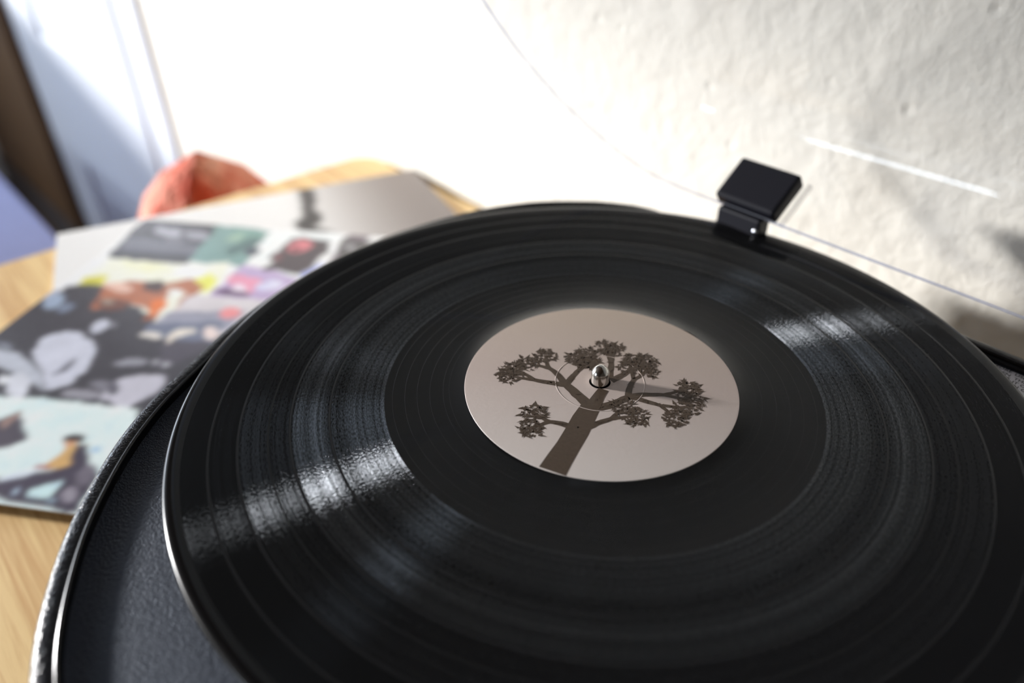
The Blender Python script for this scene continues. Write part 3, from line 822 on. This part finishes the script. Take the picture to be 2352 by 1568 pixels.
# hinges
def hinge(u0, u1):
    ax = UD
    an = (VD * math.sin(TH) + Vector((0, 0, math.cos(TH)))).normalized()
    al = (VD * -math.cos(TH) + Vector((0, 0, math.sin(TH)))).normalized()
    um, hw = (u0 + u1) / 2, (u1 - u0) / 2 * .001
    base = lid(um, HV - 5.5, 12.5)
    bm = bmesh.new()
    box_bm(bm, base, ax, an, al, hw, .0125, .0045, .0018, 3)
    h = from_bm('hinge', bm, M_SATINBLACK, player)
    bm = bmesh.new()
    box_bm(bm, pl(um - 1, HV - 1.0, -1.5), UD, VD, Vector((0, 0, 1)), hw * .72, .005, .0095, .0012, 2)
    box_bm(bm, pl(um - 2, HV + .5, -14), UD, VD, Vector((0, 0, 1)), hw * .95, .0022, .010, .0008, 2)
    from_bm('hinge_bracket', bm, M_SATINBLACK, h)
    c = pl(um + 9.5, HV - 6.2, 2.0)
    v_, f_ = lathe([(0, .7), (.9, .6), (1.35, .1), (1.4, -.8), (0, -.8)], 20)
    q = Vector((0, 0, 1)).rotation_difference(-VD)
    me = bpy.data.meshes.new('screw')
    me.from_pydata([tuple(c + q @ x) for x in v_], [], f_)
    link('screw', me, M_SCREW, h, True)
    # thick moulded lug of the clear cover beside the hinge
    bm = bmesh.new()
    box_bm(bm, lid(u1 + 2.6, HV - 1.5, 13), UD, an, al, .0012, .013, .0014, .0006, 2)
    from_bm('cover_lug', bm, M_ACRYL_LUG, cover)
hinge(-55.5, -21.5)
hinge(70 + 42, 104 + 42)

# ------------------------------------------------------------------ the record
rec = empty('vinyl_record', Vector((0, 0, Z0)))
tag(rec, 'black long-playing vinyl record with taupe centre label on the turntable', 'record')
prof = [(3.65, -.35), (49.9, -.35), (50.1, -.45), (57, -.5), (78.2, -.5), (78.7, -.35), (145.3, -.35), (146.2, -.18), (147.8, 0), (149.0, -.03), (149.7, -.15), (150.25, -.4), (150.65, -.72), (150.8, -1.05),
        (150.65, -1.4), (150.25, -1.7), (149.6, -1.95), (148, -2.0), (3.65, -2.0)]
lathe_obj('disc', prof, M_VINYL, rec, 360, closed=True)
# raised edges between the tracks and the wide lead-out spiral turns
for r, w in ((97.7, .22), (111, .22), (128, .22), (137.3, .18)):
    lathe_obj('track_gap', [(r - w, -.36), (r - w * .3, -.335), (r + w * .3, -.335), (r + w, -.36)], M_GLOSSBLACK, rec, 240)
for r in (75.8, 71.4, 67.0, 62.4, 57.6, 55.4):
    lathe_obj('lead_out_groove', [(r - .10, -.505), (r - .05, -.485), (r + .05, -.485), (r + .10, -.505)], M_GLOSSBLACK, rec, 240)
lab = lathe_obj('centre_label', [(3.6, -.34), (3.6, -.20), (49.2, -.20), (49.7, -.24), (49.8, -.34)], M_LABEL, rec, 180)
lab['label'] = 'taupe paper centre label with a dark tree picture'
# pressed ring of the label
lathe_obj('pressing_ring', [(16.15, -.195), (16.25, -.12), (16.4, -.12), (16.55, -.195)], M_LABEL, lab, 140)
lathe_obj('spindle_hole', [(3.4, -.19), (3.95, -.19), (3.95, -.17), (3.4, -.17)], M_HOLE, lab, 48, closed=True)

# printed picture on the label: a plain generic leafy tree leaning to one side
def tree_print():
    rnd = random.Random(21)
    verts, faces = [], []
    z = -.19 * .001
    def poly(pts):
        b0 = len(verts)
        zz = z + rnd.randint(1, 20) * 6e-6
        verts.extend([(x * .001, y * .001, zz) for x, y in pts])
        faces.append(tuple(range(b0, b0 + len(pts))))
    def limb(pts, w0, w1):
        n = len(pts)
        zb = z + rnd.randint(1, 12) * 5e-6
        L, Rr = [], []
        for i, (x, y) in enumerate(pts):
            a = pts[max(0, i - 1)]; b_ = pts[min(n - 1, i + 1)]
            dx, dy = b_[0] - a[0], b_[1] - a[1]
            l = math.hypot(dx, dy) or 1
            w = w0 + (w1 - w0) * i / (n - 1)
            w *= 1 + .12 * (rnd.random() - .5)
            L.append((x - dy / l * w, y + dx / l * w)); Rr.append((x + dy / l * w, y - dx / l * w))
        for i in range(n - 1):
            zz = zb + i * 2.5e-6
            b0 = len(verts)
            verts.extend([(q[0] * .001, q[1] * .001, zz) for q in (L[i], Rr[i], Rr[i + 1], L[i + 1])])
            faces.append((b0, b0 + 1, b0 + 2, b0 + 3))
    def leaf(x, y, a, l, w):
        ca_, sa = math.cos(a), math.sin(a)
        poly([(x - sa * w, y + ca_ * w), (x + sa * w, y - ca_ * w), (x + ca_ * l, y + sa * l)])
    def grow(x, y, a, length, w, depth):
        steps = 7
        pts = [(x, y)]
        for i in range(steps):
            a += rnd.uniform(-.16, .16)
            x += math.cos(a) * length / steps; y += math.sin(a) * length / steps
            pts.append((x, y))
        limb(pts, w, w * .62)
        if depth == 0:
            for k in range(80):
                aa = rnd.uniform(0, 2 * math.pi); rr = 4.6 * math.sqrt(rnd.random())
                leaf(x + rr * math.cos(aa), y + rr * math.sin(aa), rnd.uniform(0, 6.28), rnd.uniform(1.2, 2.8), rnd.uniform(.35, .75))
            return
        n = 3 if depth == 2 else 2
        for k in range(n):
            sp = (k - (n - 1) / 2) * (.95 if depth == 2 else .8)
            grow(x, y, a + sp + rnd.uniform(-.15, .15), length * rnd.uniform(.62, .82), w * .62, depth - 1)
        for k in range(10):
            i = rnd.randint(2, steps)
            leaf(pts[i][0], pts[i][1], rnd.uniform(0, 6.28), rnd.uniform(1, 2), .4)
    limb([(-12.8, -47.6), (-11.0, -42), (-8.6, -35), (-6.4, -28), (-4.6, -21), (-2.4, -14)], 4.7, 3.5)
    for (x, y, a, l, w, d_) in ((-2.4, -14.5, 2.2, 15, 2.4, 2), (-2.2, -15, 1.35, 16, 2.6, 2), (-2.6, -16, .55, 16, 2.2, 2), (-6.5, -27, 2.7, 10, 1.5, 1), (-6, -27, .25, 13, 1.5, 1)):
        grow(x, y, a, l, w, d_)
    # keep the ink on the paper and clear of the spindle
    ok = []
    for f_ in faces:
        cx = sum(verts[i][0] for i in f_) / len(f_) * 1000; cy = sum(verts[i][1] for i in f_) / len(f_) * 1000
        r = math.hypot(cx, cy)
        if 4.2 < r < 48.2: ok.append(f_)
    me_ = bpy.data.meshes.new('label_picture')
    me_.from_pydata(verts, [], ok)
    b_ = bmesh.new(); b_.from_mesh(me_)
    bmesh.ops.delete(b_, geom=[v for v in b_.verts if not v.link_faces], context='VERTS')
    for f_ in b_.faces:
        f_.normal_update()
        if f_.normal.z < 0: f_.normal_flip()
    b_.to_mesh(me_); b_.free()
    return me_
pic = link('label_picture', tree_print(), M_LABEL_INK, lab)
pic['label'] = 'dark sepia tree printed on the label'

# ------------------------------------------------------------------ things behind the table
# orange-pink bundle standing on the floor behind the far edge of the table
def bundle():
    m, nt, b = mat_new('orange_pink_fabric')
    tc = N(nt, 'ShaderNodeTexCoord')
    no = N(nt, 'ShaderNodeTexNoise'); no.inputs['Scale'].default_value = 14; no.inputs['Detail'].default_value = 5
    nt.links.new(tc.outputs['Object'], no.inputs['Vector'])
    rp = N(nt, 'ShaderNodeValToRGB')
    rp.color_ramp.elements[0].position = .42; rp.color_ramp.elements[0].color = srgb(184, 66, 34)
    rp.color_ramp.elements[1].position = .68; rp.color_ramp.elements[1].color = srgb(240, 184, 160)
    nt.links.new(no.outputs['Fac'], rp.inputs[0]); nt.links.new(rp.outputs[0], b.inputs['Base Color'])
    b.inputs['Roughness'].default_value = .9
    n2 = N(nt, 'ShaderNodeTexNoise'); n2.inputs['Scale'].default_value = 90
    nt.links.new(tc.outputs['Object'], n2.inputs['Vector'])
    bp = N(nt, 'ShaderNodeBump'); bp.inputs['Strength'].default_value = .8; bp.inputs['Distance'].default_value = .01
    nt.links.new(n2.outputs['Fac'], bp.inputs['Height']); nt.links.new(bp.outputs['Normal'], b.inputs['Normal'])
    return m
top = hit_plane(450, 345, NW, (W0 + NW * 0.13).dot(NW))
base = Vector((top.x, top.y, 0))
HT = top.z
rnd = random.Random(3)
verts, faces = [], []
rows, seg = 26, 40
for j in range(rows + 1):
    k = j / rows
    z = HT * k
    d_top = HT - z
    r = 0.082 * (1 - math.exp(-d_top / 0.04)) + 0.015 * (1 - k)
    r = max(r, 0.0)
    for i in range(seg):
        a = 2 * math.pi * i / seg
        wob = 1 + .10 * math.sin(3 * a + 7 * k) + .05 * math.sin(7 * a - 11 * k)
        verts.append(base + WD * (r * wob * math.cos(a) * 1.0 + 0.022 * (1 - math.exp(-d_top / .10))) + NW * (r * wob * math.sin(a)) + Vector((0, 0, z)))
for j in range(rows):
    for i in range(seg):
        i2 = (i + 1) % seg
        faces.append((j * seg + i, j * seg + i2, (j + 1) * seg + i2, (j + 1) * seg + i))
faces.append(tuple(range(seg))[::-1])
o = mesh_py('fabric_bundle', verts, faces, bundle(), smooth=True, origin=base)
tag(o, 'orange and pink rounded bundle rising behind the far edge of the oak table', 'bundle')

# pale lavender-blue upholstered bench by the dark door
P1 = on_z(0, 395, -400); P2 = on_z(140, 545, -400)
bd = (P2 - P1).normalized(); bn = Vector((bd.y, -bd.x, 0))
BL = 0.75
right = P2 + bd * 0.07
bz = P1.z
bench = empty('upholstered_bench', Vector(((right - bd * BL / 2 + bn * .2).x, (right - bd * BL / 2 + bn * .2).y, 0)))
tag(bench, 'pale lavender-blue fabric bench in front of the dark brown door', 'bench')
M_LAV = simple('lavender_fabric', srgb(168, 174, 214), .85, .2, noise=.06, nscale=30, bump=.2, bscale=500)
c0 = Vector((0, 0, 0))
bm = bmesh.new(); box_bm(bm, Vector((0, 0, bz - .07)), bd, bn, Vector((0, 0, 1)), BL / 2, .2, .07, .02, 3); from_bm('cushion', bm, M_LAV, bench, True)
bm = bmesh.new(); box_bm(bm, Vector((0, 0, (bz - .14 + .10) / 2)), bd, bn, Vector((0, 0, 1)), BL / 2 - .01, .19, (bz - .14 - .10) / 2, .004); from_bm('seat_box', bm, M_LAV, bench)
for sx in (-1, 1):
    for sy in (-1, 1):
        bm = bmesh.new(); box_bm(bm, bd * (sx * (BL / 2 - .05)) + bn * (sy * .15) + Vector((0, 0, .05)), bd, bn, Vector((0, 0, 1)), .02, .02, .05, .002)
        from_bm('leg', bm, M_DARKWOOD, bench)
